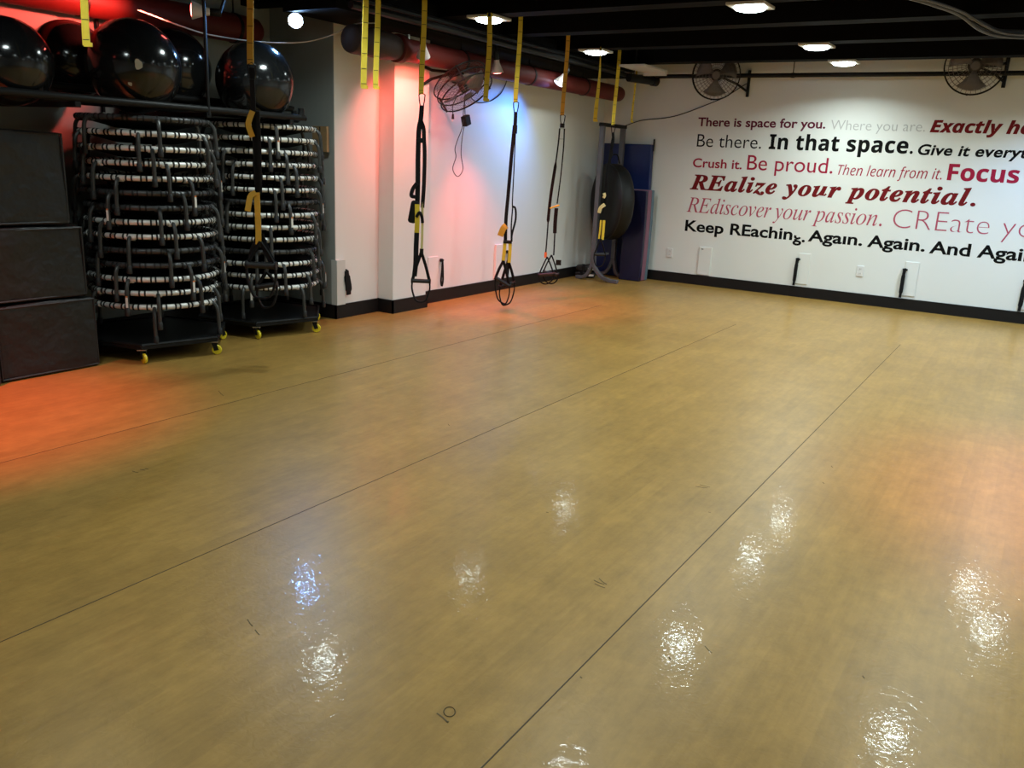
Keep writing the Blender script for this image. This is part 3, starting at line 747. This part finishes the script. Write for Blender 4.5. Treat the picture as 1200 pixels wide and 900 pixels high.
def sandbag(label, x, y, z, rz):
    t = thing('ankle_weight', label, 'ankle weight', (x, y, z), rz, 'black weights beside the stand')
    b = BM(); box(b, -.14, .14, -.075, .075, 0, .085); bmesh.ops.subdivide_edges(b, edges=b.edges[:], cuts=3, use_grid_fill=True)
    for v in b.verts:
        if abs(v.co.x) > .1: v.co.z = .0425+(v.co.z-.0425)*.72; v.co.y *= .86
    obj('pouch', b, M['bag'], t, bevel=.02)
    b = BM(); box(b, .02, .125, -.079, -.074, .03, .055); obj('reflective_strip', b, M['sticker'], t, smooth=False)
    b = BM(); box(b, -.06, -.02, -.08, .08, -.001, .088); obj('closing_strap', b, M['web'], t, smooth=False, bevel=.004)
sandbag('black weight with a white strip on the floor, lower of two left of the stand', -5.385, 10.53, .0, .42)
sandbag('black weight with a white strip, lying on top of another left of the stand', -5.375, 10.54, .088, .50)

# ------------------------------------------------------------------ pipes
t = thing('overhead_pipe', 'thick dark red pipe running along the top of the left wall', 'pipe', (-5.22, 5.6, 2.47))
b = BM(); lathe(b, [(0, .62), (.1, .62), (.1, 5.15), (.095, 5.24), (.07, 5.28), (0, 5.29)], 28, frame_m((0, 0, 0), (0, 1, 0))); obj('pipe_run', b, M['duct'], t)
b = BM(); lathe(b, [(0, 0), (.085, 0), (.112, .02), (.118, .05), (.118, .50), (.108, .56), (.1, .60), (.1, .64), (0, .64)], 28, frame_m((0, 0, 0), (0, 1, 0))); obj('lagged_end', b, M['ductgrey'], t)
b = BM(); lathe(b, [(.1, .60), (.122, .61), (.122, .68), (.1, .69)], 28, frame_m((0, 0, 0), (0, 1, 0))); obj('coupling', b, M['duct'], t)
b = BM(); box(b, .05, .085, .675, .70, .085, .12); obj('clamp_bolt', b, M['zinc'], t, smooth=False)
for yy in (1.6, 2.9, 4.2):
    b = BM(); lathe(b, [(.099, yy-.015), (.106, yy-.015), (.106, yy+.015), (.099, yy+.015)], 24, frame_m((0, 0, 0), (0, 1, 0))); tube(b, [(0, yy, .1), (0, yy, .20)], .008, 6); obj('pipe_hanger', b, M['blackmetal'], t)
t = thing('overhead_pipe', 'thick dark red pipe above the exercise balls', 'pipe', (-6.285, 2.0, 2.545))
b = BM(); lathe(b, [(0, -3.6), (.118, -3.6), (.118, 3.45), (.11, 3.53), (.08, 3.57), (0, 3.575)], 28, frame_m((0, 0, 0), (0, 1, 0))); obj('pipe_run', b, M['duct'], t)
for yy in (.2, 1.9, 3.3):
    b = BM(); lathe(b, [(.117, yy-.015), (.125, yy-.015), (.125, yy+.015), (.117, yy+.015)], 24, frame_m((0, 0, 0), (0, 1, 0))); tube(b, [(0, yy, .118), (0, yy, .60)], .008, 6); obj('pipe_hanger', b, M['blackmetal'], t)
t = thing('overhead_pipe', 'slim black pipe running level along the back wall in front of the fans', 'pipe', (0, 10.93, 2.70))
b = BM(); tube(b, [(-5.35, 0, .0), (XR, 0, -.02)], .026, 10); obj('pipe_run', b, M['blackmetal'], t)
for xx in (-4.9, -2.95, -.2, 2.2):
    b = BM(); tube(b, [(xx, 0, .02), (xx, 0, .44)], .006, 6); tube(b, [(xx-.02, 0, -.006), (xx+.02, 0, -.006)], .030, 10); obj('pipe_hanger', b, M['blackmetal'], t)
t = thing('overhead_pipe', 'short black capped pipe stub near the back wall beside the white ceiling panel', 'pipe', (-4.86, 10.35, 2.63))
b = BM(); lathe(b, [(0, 0), (.052, 0), (.052, .46), (.062, .465), (.062, .55), (.05, .56), (0, .56)], 20, frame_m((0, 0, 0), (.28, .96, 0))); obj('pipe_run', b, M['blackmetal'], t)
b = BM(); tube(b, [(0, .15, .05), (0, .15, .50)], .007, 6); obj('pipe_hanger', b, M['blackmetal'], t)
for (x, z, r_, lab) in ((-4.98, 2.735, .022, 'thin black conduit nearest the room beside the boxed duct'), (-4.92, 2.665, .03, 'thicker black conduit under the boxed duct edge')):
    b = BM(); tube(b, [(x, 5.3, z), (x, 10.7, z)], r_, 8)
    tag(obj('conduit', b, M['blackmetal']), lab, 'conduit')

# ------------------------------------------------------------------ LED ceiling lights
def led_proto():
    t = thing('ceiling_light', '', 'ceiling light', group='round lit ceiling lights')
    b = BM(); box(b, -.145, .145, -.145, .145, .012, .034)
    obj('mounting_plate', b, M['fixture'], t, smooth=False, bevel=.004)
    b = BM(); lathe(b, [(0, -.016), (.08, -.014), (.108, -.006), (.120, .006), (.122, .0125), (0, .0125)], 32); obj('diffuser', b, M['led'], t)
    return t
leds = [(-4.523, 6.646, 'round lit ceiling light nearest the white column, above a yellow strap'), (-2.199, 6.731, 'round lit ceiling light nearest the camera, top middle of the frame'),
        (-4.583, 8.855, 'round lit ceiling light above the twisted yellow strap near the corner'), (-2.216, 8.93, 'round lit ceiling light at left in the close pair by the back wall'),
        (-2.227, 10.245, 'round lit ceiling light closest to the back wall, right of the close pair')]
leds += [(x, y, 'round lit ceiling light outside the frame') for x, y in ((-4.61, 4.606), (-2.2, 4.55), (.12, 4.6), (-.36, 6.5), (.17, 8.835), (-.052, 9.733), (2.5, 4.6), (2.5, 6.65), (2.5, 8.85), (-2.1, 2.35), (.3, 2.35), (-4.4, 2.35), (-2.1, .05))]
dim = {(-4.61, 4.606): .6, (-4.523, 6.646): .32, (-4.4, 2.35): .35, (-2.2, 4.55): .7, (-2.1, 2.35): .6, (.3, 2.35): .7, (-2.1, .05): .5, (-4.583, 8.855): .5}
lp = led_proto()
for i, (x, y, lab) in enumerate(leds):
    if i == 0: lp.location = (x, y, 2.731); lp['label'] = lab
    else: copy_thing(lp, (x, y, 2.731), 0, lab)
    ld = bpy.data.lights.new('ceiling light glow', 'AREA'); ld.shape = 'DISK'; ld.size = .22; ld.energy = LED_W*dim.get((x, y), 1.0); ld.color = LEDCOL[:3]; ld.spread = math.radians(150)
    lo = bpy.data.objects.new('ceiling_light_glow', ld); COL.objects.link(lo); lo.location = (x, y, 2.711)
t = thing('ceiling_panel', 'unlit white square panel tilted under the ceiling near the far corner', 'panel', (-4.62, 10.26, 2.725))
b = BM(); box(b, -.17, .17, -.36, .36, -.012, .012); obj('panel_face', b, M['fixture'], t, smooth=False, bevel=.003)
b = BM(); box(b, -.14, .17, .30, .345, -.055, -.012); obj('panel_lip', b, M['fixture'], t, smooth=False, bevel=.003)
b = BM(); tube(b, [(0, .1, .01), (0, .1, .42)], .01, 6); tube(b, [(0, -.25, .01), (0, -.25, .42)], .01, 6); obj('hanger', b, M['blackmetal'], t)

# ------------------------------------------------------------------ coloured spot lamps
def par(label, loc, aim, face, col, watt, spot=1.7, blend=.8, top=None, size=.05, cat_col=''):
    t = thing('spot_lamp', label, 'spot lamp', loc, 0, 'coloured spot lamps')
    d = (Vector(aim)-Vector(loc)).normalized(); m = frame_m((0, 0, 0), d)
    b = BM(); lathe(b, [(.024, -.14), (.030, -.09), (.060, -.012), (.064, 0), (.060, .005), (.052, -.004), (.024, -.085)], 24, m); obj('reflector_cone', b, M['parglass'], t)
    b = BM(); lathe(b, [(0, .012), (.03, .010), (.048, .004), (.058, -.004), (0, -.006)], 24, m); obj('lens', b, face, t)
    b = BM(); lathe(b, [(0, -.20), (.022, -.20), (.027, -.19), (.027, -.12), (.020, -.11), (0, -.11)], 16, m)
    e = -d*.20; tp = Vector(top)-Vector(loc) if top else Vector((e.x, e.y, 2.66-loc[2]))
    tube(b, catmull([e*.95, (e+tp)/2+Vector((0, 0, .02)), tp], 4), .011, 8); obj('lamp_holder', b, M['blackmetal'], t)
    ld = bpy.data.lights.new('spot lamp beam', 'SPOT'); ld.color = col; ld.energy = watt; ld.spot_size = spot; ld.spot_blend = blend; ld.shadow_soft_size = size
    lo = bpy.data.objects.new('spot_lamp_beam', ld); COL.objects.link(lo)
    lo.matrix_world = frame_m(Vector(loc)+d*.03, -d)
    return t
RED = (1.0, .10, .07); BLU = (.13, .40, 1.0)
par('red spot lamp pointing left over the exercise balls', (-5.5, 4.27, 2.49), (-6.02, 3.58, 2.50), M['parred'], RED, 200, 2.0, top=(-5.35, 4.52, 2.765))
par('blue-white spot lamp shining into the room beside the column', (-5.56, 5.33, 2.58), (-3.0, 2.6, 1.2), M['parblue'], BLU, 45, 2.2, top=(-5.5, 5.5, 2.66))
par('lit red spot lamp below the red pipe, nearest the column', (-5.03, 6.36, 2.41), (-5.57, 7.15, 1.0), M['parred'], RED, 74, 2.4)
par('lit red spot lamp below the red pipe, right of the wall fan', (-5.02, 7.56, 2.40), (-4.95, 7.95, 0.0), M['parred'], RED, 170, 1.3)
par('small pale blue spot lamp at the far end of the red pipe', (-5.05, 8.88, 2.42), (-5.57, 8.35, 1.35), M['parblue2'], (.06, .28, 1.0), 52, 2.3)
par('red spot lamp outside the frame to the left', (-5.1, 2.0, 2.5), (-5.15, 2.1, 0), M['parred'], RED, 370, 1.2, top=(-5.1, 2.35, 2.765))
par('red spot lamp outside the frame to the right', (1.15, 4.85, 2.5), (.95, 4.85, 0), M['parred'], (1.0, .10, .17), 200, 1.4, top=(1.15, 4.62, 2.765))
par('blue spot lamp outside the frame by the back wall', (.35, 9.55, 2.5), (-.1, 11.0, .6), M['parblue2'], BLU, 70, 1.5, top=(.35, 10.1, 2.765))

# ------------------------------------------------------------------ fans
def fan(label, centre, nrm, R, arm_to, cagem):
    t = thing('wall_fan', label, 'fan', centre, 0, 'black cage fans')
    m = frame_m((0, 0, 0), nrm); X = lambda p: m @ Vector(p)
    dpt = .075
    b = BM()
    for z, s in ((dpt, 1), (-dpt, -1)):
        for q in (.16, .3, .44, .58, .72, .86):
            zz = s*(dpt+.035*(1-q*q))
            tube(b, [X(p) for p in ring_pts(R*q, zz, 40)], .0018, 4, closed=True)
        for k in range(36):
            a = 2*PI*k/36
            tube(b, [X((R*q*math.cos(a), R*q*math.sin(a), s*(dpt+.035*(1-q*q)))) for q in (.16, .5, .8, 1.0)], .0014, 4)
    obj('wire_guard', b, cagem, t)
    b = BM()
    for z in (dpt, 0, -dpt): tube(b, [X(p) for p in ring_pts(R, z, 48)], .007, 6, closed=True)
    obj('guard_rim', b, M['blackmetal'], t)
    for k in range(3):
        b = BM(); a0 = 2*PI*k/3+.5; rows = []
        for q in (.16, .35, .6, .85):
            wdt = .55*(.45+q*.8) if q < .8 else .62
            row = []
            for u in (-1, -.5, 0, .5, 1):
                a = a0+u*wdt; row.append(b.verts.new(X((R*q*math.cos(a), R*q*math.sin(a), -.045*u*(.5+.5*q)))))
            rows.append(row)
        for r0, r1 in zip(rows, rows[1:]):
            for j in range(4): b.faces.new((r0[j], r0[j+1], r1[j+1], r1[j]))
        bo = obj('fan_blade', b, M['fanmetal'], t)
        sm = bo.modifiers.new('thick', 'SOLIDIFY'); sm.thickness = .003
    b = BM(); lathe(b, [(0, .06), (.03, .058), (.042, .04), (.042, -.04), (.03, -.05), (0, -.05)], 20, m); obj('hub', b, M['blackmetal'], t)
    b = BM(); lathe(b, [(0, -.08), (.06, -.085), (.075, -.10), (.075, -.20), (.06, -.225), (0, -.23)], 24, m); mo = obj('motor', b, M['blackmetal'], t)
    b = BM(); lathe(b, [(0, dpt+.036), (.042, dpt+.036), (.046, dpt+.03), (0, dpt+.03)], 20, m); obj('badge', b, M['fanmetal'], t)
    at = Vector(arm_to)-Vector(centre); s = X((0, 0, -.17))
    b = BM()
    for off in (Vector((0, .0, .10)), Vector((0, 0, -.10))):
        tube(b, [s, s*.35+at*.65+off*.4, at+off], .014, 8)
    tube(b, [at+Vector((0, 0, -.16)), at+Vector((0, 0, .16))], .020, 8)
    obj('bracket_arm', b, M['blackmetal'], t)
    for ang in (.4, 2.5, 4.6):
        b = BM(); p = X((R*math.cos(ang), R*math.sin(ang), 0)); tube(b, [p+X((0, 0, -dpt-.01)), p+X((0, 0, dpt+.01))], .011, 6); obj('rim_clip', b, M['blackmetal'], t)
    return t
fan('black cage fan on the back wall above the start of the lettering', (-3.86, 10.78, 2.69), (.30, -.95, -.10), .290, (-3.55, 11.13, 2.62), M['fanwire'])
fan('black cage fan on the back wall at the upper right', (-.98, 10.80, 2.76), (.10, -.99, -.12), .300, (-.70, 11.13, 2.72), M['fanwire'])
fl_ = fan('tilted black cage fan on the left wall with cords dangling below', (-5.17, 7.18, 2.23), (.62, -.02, -.78), .285, (-5.44, 6.82, 2.30), M['fanwire'])
def cord(parent, pts, r=.0045, m=None, name='power_cord'):
    return obj(name, tube(BM(), catmull(pts, 6), r, 6), m or M['cablek'], parent)
o3 = Vector((-5.17, 7.18, 2.23))
rel = lambda L: [tuple(Vector(p)-o3) for p in L]
c = cord(fl_, rel([(-5.27, 7.36, 2.20), (-5.30, 7.40, 2.08), (-5.30, 7.41, 1.98)]))
cord(fl_, rel([(-5.25, 7.33, 2.16), (-5.30, 7.38, 2.02), (-5.30, 7.37, 1.86), (-5.30, 7.29, 1.72), (-5.30, 7.25, 1.63), (-5.30, 7.27, 1.55), (-5.30, 7.22, 1.43), (-5.30, 7.31, 1.355), (-5.30, 7.40, 1.43), (-5.30, 7.36, 1.58), (-5.30, 7.37, 1.74), (-5.30, 7.40, 1.86)]))
cord(fl_, rel([(-5.26, 7.20, 2.14), (-5.30, 7.19, 2.04), (-5.30, 7.20, 1.97)]))
b = BM(); box(b, -.03, .03, -.045, .045, -.05, .05); bmesh.ops.rotate(b, verts=b.verts[:], cent=(0, 0, 0), matrix=Matrix.Rotation(.35, 3, 'X'))
o = obj('power_adapter', b, M['blackmetal'], fl_, smooth=False, bevel=.006); o.location = Vector((-5.30, 7.43, 1.92))-o3
b = BM(); tube(b, rel([(-5.30, 7.20, 1.97), (-5.30, 7.20, 1.92)]), [.010, .014], 8); po = obj('plug', b, M['blackmetal'], fl_)
b = BM(); tube(b, rel([(-5.30, 7.195, 1.92), (-5.30, 7.195, 1.895)]), .004, 6); obj('plug_prong', b, M['sticker'], po)
b = BM(); tube(b, catmull([(-5.22, 7.40, 2.23), (-5.50, 7.78, 2.185), (-5.556, 7.98, 2.145), (-5.556, 8.14, 2.155), (-5.556, 8.30, 2.195), (-5.556, 8.47, 2.29), (-5.556, 8.58, 2.45), (-5.56, 8.60, 2.64)], 6), .006, 6)
tag(obj('power_cable', b, M['cablek']), 'dark cable looping from the tilted wall fan up to the ceiling duct', 'cable')
b = BM(); tube(b, catmull([(-5.30, 11.14, 2.05), (-5.0, 11.14, 2.15), (-4.64, 11.14, 2.19), (-4.40, 11.14, 2.245), (-4.06, 11.14, 2.37), (-3.84, 11.14, 2.46), (-3.66, 11.13, 2.57), (-3.57, 11.12, 2.62)], 6), .006, 6)
tag(obj('power_cable', b, M['cablek']), 'dark cable climbing the back wall from the corner to the fan', 'cable')
b = BM(); tube(b, catmull([(-5.75, 4.0, 2.46), (-5.75, 4.38, 2.40), (-5.75, 4.65, 2.378), (-5.70, 5.07, 2.385), (-5.62, 5.45, 2.43), (-5.45, 5.62, 2.50), (-5.3, 5.74, 2.60), (-5.2, 5.9, 2.632)], 6), .0055, 6)
tag(obj('power_cable', b, M['cablew']), 'white cable sagging across behind the balls to the boxed duct', 'cable')
b = BM()
for k, (dx, dz) in enumerate(((0, 0), (.03, .015), (-.02, .03), (.02, -.02), (.05, .0))):
    tube(b, catmull([(-1.15+dx, 6.64, 2.752+dz*.05), (-.98+dx, 6.9, 2.735+dz*.5), (-.84+dx, 7.25, 2.72+dz*.6), (-.72+dx, 7.55, 2.675+dz*1.4), (-.60+dx, 7.9, 2.665+dz), (-.40+dx, 8.3, 2.70+dz), (-.1+dx, 8.80, 2.752+dz*.05)], 5), .011, 6)
cb = obj('cable_bundle', b, M['cableg']); tag(cb, 'grey cable bundle drooping from the ceiling at the top right corner', 'cable')

# ------------------------------------------------------------------ wall plates, hanging wall straps, board
def plate(name, label, cat, axis, u0, u1, z0, z1, m, th=.012, slots=True, group=None):
    cu, cz = (u0+u1)/2, (z0+z1)/2
    if axis == 'y': t = thing(name, label, cat, (cu, YB, cz), 0, group)
    else: t = thing(name, label, cat, (-5.57, cu, cz), PI/2, group)
    w, h = (u1-u0)/2, (z1-z0)/2
    b = BM(); box(b, -w, w, -th, .0, -h, h); obj('cover_plate', b, m, t, smooth=False, bevel=.004)
    if slots:
        for z in (-h*.42, h*.42):
            b = BM(); box(b, -w*.45, w*.45, -th-.002, -th, z-h*.22, z+h*.22)
            so = obj('socket', b, m, t, smooth=False)
            b = BM(); box(b, -.008, -.005, -th-.003, -th-.0015, z-.008, z+.008); box(b, .005, .008, -th-.003, -th-.0015, z-.008, z+.008)
            obj('slot', b, M['slot'], so, smooth=False)
    return t
plate('wall_outlet', 'white wall outlet on the back wall beside the leaning mats', 'outlet', 'y', -4.44, -4.36, .335, .46, M['plastic'])
plate('wall_outlet', 'white wall outlet on the back wall between two black straps', 'outlet', 'y', -1.925, -1.845, .345, .475, M['plastic'])
pa = plate('access_panel', 'white raised panel on the back wall below the word Keep', 'wall panel', 'y', -3.975, -3.80, .145, .52, M['wall'], .02, False)
b = BM(); box(b, -.06, -.03, -.023, -.019, .155, .165); obj('latch_hole', b, M['slot'], pa, smooth=False)
plate('access_panel', 'white raised panel behind the first black strap of the back wall', 'wall panel', 'y', -2.645, -2.50, .17, .56, M['wall'], .012, False)
plate('access_panel', 'white raised panel behind the middle black strap of the back wall', 'wall panel', 'y', -1.385, -1.23, .17, .58, M['wall'], .012, False)
plate('access_panel', 'white raised panel behind the black strap at the right edge', 'wall panel', 'y', -.13, .04, .16, .60, M['wall'], .012, False)
plate('access_panel', 'pinkish white raised panel on the left wall behind the tangled trainer handles', 'wall panel', 'x', 8.47, 8.64, .137, .56, M['wall'], .03, False)
plate('access_panel', 'white raised panel on the left wall next to the pilaster', 'wall panel', 'x', 7.18, 7.36, .137, .50, M['wall'], .008, False)
def wall_strap(label, axis, u, z1, z0, w, shear=0.0, loop=False):
    if axis == 'y': t = thing('wall_strap', label, 'strap', (u, YB-.016, z0), 0, 'black straps hooked on the walls')
    else: t = thing('wall_strap', label, 'strap', (-5.57+.016 if u > 6.9 else -5.604, u, z0), PI/2, 'black straps hooked on the walls')
    h = z1-z0
    b = BM(); tube(b, [(shear*h-.028, 0, h), (shear*h+.028, 0, h-.004)], .011, 8); box(b, shear*h-.012, shear*h+.012, -.01, .016, h-.02, h+.014)
    obj('wall_hook', b, M['blackmetal'], t)
    if loop:
        strap_pts = [(shear*h, -.012, h), (shear*h-.012, -.016, h*.62), (-.022, -.018, h*.22), (0, -.016, .004), (.020, -.014, h*.25), (shear*h+.012, -.012, h*.62), (shear*h+.004, -.010, h)]
        b = ribbon(BM(), catmull(strap_pts, 5), .020, .006, (0, 1, .0))
    else:
        b = ribbon(BM(), catmull([(shear*h, -.012, h), (shear*h*.7-.004, -.022, h*.7), (shear*h*.3, -.026, h*.35), (0, -.02, .004)], 5), [w*.75]*4+[w]*9+[w*.7]*3, .016, (1, 0, 0))
    obj('webbing', b, M['web'], t)
    if not loop:
        b = ribbon(BM(), [(shear*h-.01, -.03, h-.01), (shear*h-.014, -.034, h*.55)], w*.5, .006, (1, 0, 0)); obj('loose_end', b, M['web'], t)
wall_strap('black strap hooked on the white column by the right-hand trampoline stack', 'x', 5.97, .455, .22, .07, -.10)
wall_strap('black looped strap hooked on the pink-lit left wall beside the rolled trainer', 'x', 7.40, .455, .165, .03, .02, True)
wall_strap('black looped strap hooked on the left wall behind the tangled trainer handles', 'x', 8.74, .46, .14, .03, .02, True)
wall_strap('black strap hooked on the back wall below REaching', 'y', -2.66, .485, .145, .040, .03)
wall_strap('black strap hooked on the back wall below And', 'y', -1.385, .485, .14, .042, .02)
wall_strap('black strap hooked on the back wall at the right edge of the frame', 'y', -.125, .49, .14, .046, .03)
b = BM(); box(b, -5.835, -5.655, 5.77, 5.80, 1.54, 1.765)
wb = obj('board', b, M['wood'], smooth=False, bevel=.003); tag(wb, 'small tan board standing out from the column above the right-hand stack', 'board')
b = BM(); box(b, -5.742, -5.732, 5.767, 5.83, 1.545, 1.76); obj('batten', b, M['cablek'], wb, smooth=False)
b = BM(); box(b, -5.79, -5.70, 5.80, 5.83, 1.60, 1.70); obj('mounting_block', b, M['wood'], wb, smooth=False)

# ------------------------------------------------------------------ marks on the floor
b = BM(); z = .0007
def stroke(pts, w=.004):
    ribbon(b, [(x, y, z) for x, y in pts], w, .0004, Vector((pts[-1][1]-pts[0][1], -(pts[-1][0]-pts[0][0]), 0)))
def FP(px, py):      # where a line of sight of the camera meets the floor
    d = r2*((px-600)/fpx)+d2*((py-450)/fpx)+fw
    k = -CAM_H/d.z; return (d.x*k, d.y*k)
stroke([FP(512, 836), FP(519, 841), FP(525, 847)], .0045); stroke([FP(523.5, 846.5), FP(526, 845.5)], .004)
cx_, cy_ = FP(526.8, 834.3)
e1 = Vector(FP(533.5, 834.3))-Vector((cx_, cy_)); e2 = Vector(FP(526.8, 828.6))-Vector((cx_, cy_))
tube(b, [(cx_+e1.x*math.cos(a)+e2.x*math.sin(a), cy_+e1.y*math.cos(a)+e2.y*math.sin(a), z) for a in [2*PI*i/20 for i in range(20)]], .0018, 4, closed=True)
tag(obj('floor_marking', b, M['pencil']), 'faint hand-drawn 10 on the tan floor near the front', 'floor marking')
b = BM()
rs = random.Random(5)
for (px, py, dx, dy) in ((290, 726, 6, 8), (299, 738, 5, 6), (696, 680, 12, 5), (702, 678, 9, 7), (697, 684, 12, 5), (815, 570, 14, 2), (820, 568, 12, 3), (155, 552, 7, 2), (164, 550, 6, 1), (170, 549, 4, 1), (256, 458, 6, 6), (964, 565, 2, 2), (974, 546, 2, 2), (784, 770, 2, 3), (1011, 792, 2, 3), (826, 757, 8, 8), (525, 497, 2, 2), (680, 793, 2, 2), (830, 600, 3, 1), (640, 600, 3, 1)):
    stroke([FP(px, py), FP(px+dx*.5, py+dy*.6), FP(px+dx, py+dy)], .0035)
so = obj('scuff_marks', b, M['pencil']); so['kind'] = 'stuff'; tag(so, 'small dark scuffs scattered over the tan floor', 'scuffs')

# ------------------------------------------------------------------ world and view
w = bpy.data.worlds.new('room'); S.world = w; w.use_nodes = True
w.node_tree.nodes['Background'].inputs[0].default_value = (0.02, 0.02, 0.022, 1)
w.node_tree.nodes['Background'].inputs[1].default_value = 1.0
vs = S.view_settings
S.display_settings.display_device = 'sRGB'
vs.view_transform = 'Standard'; vs.look = 'None'; vs.exposure = 0.28; vs.gamma = 1.0; vs.use_curve_mapping = False
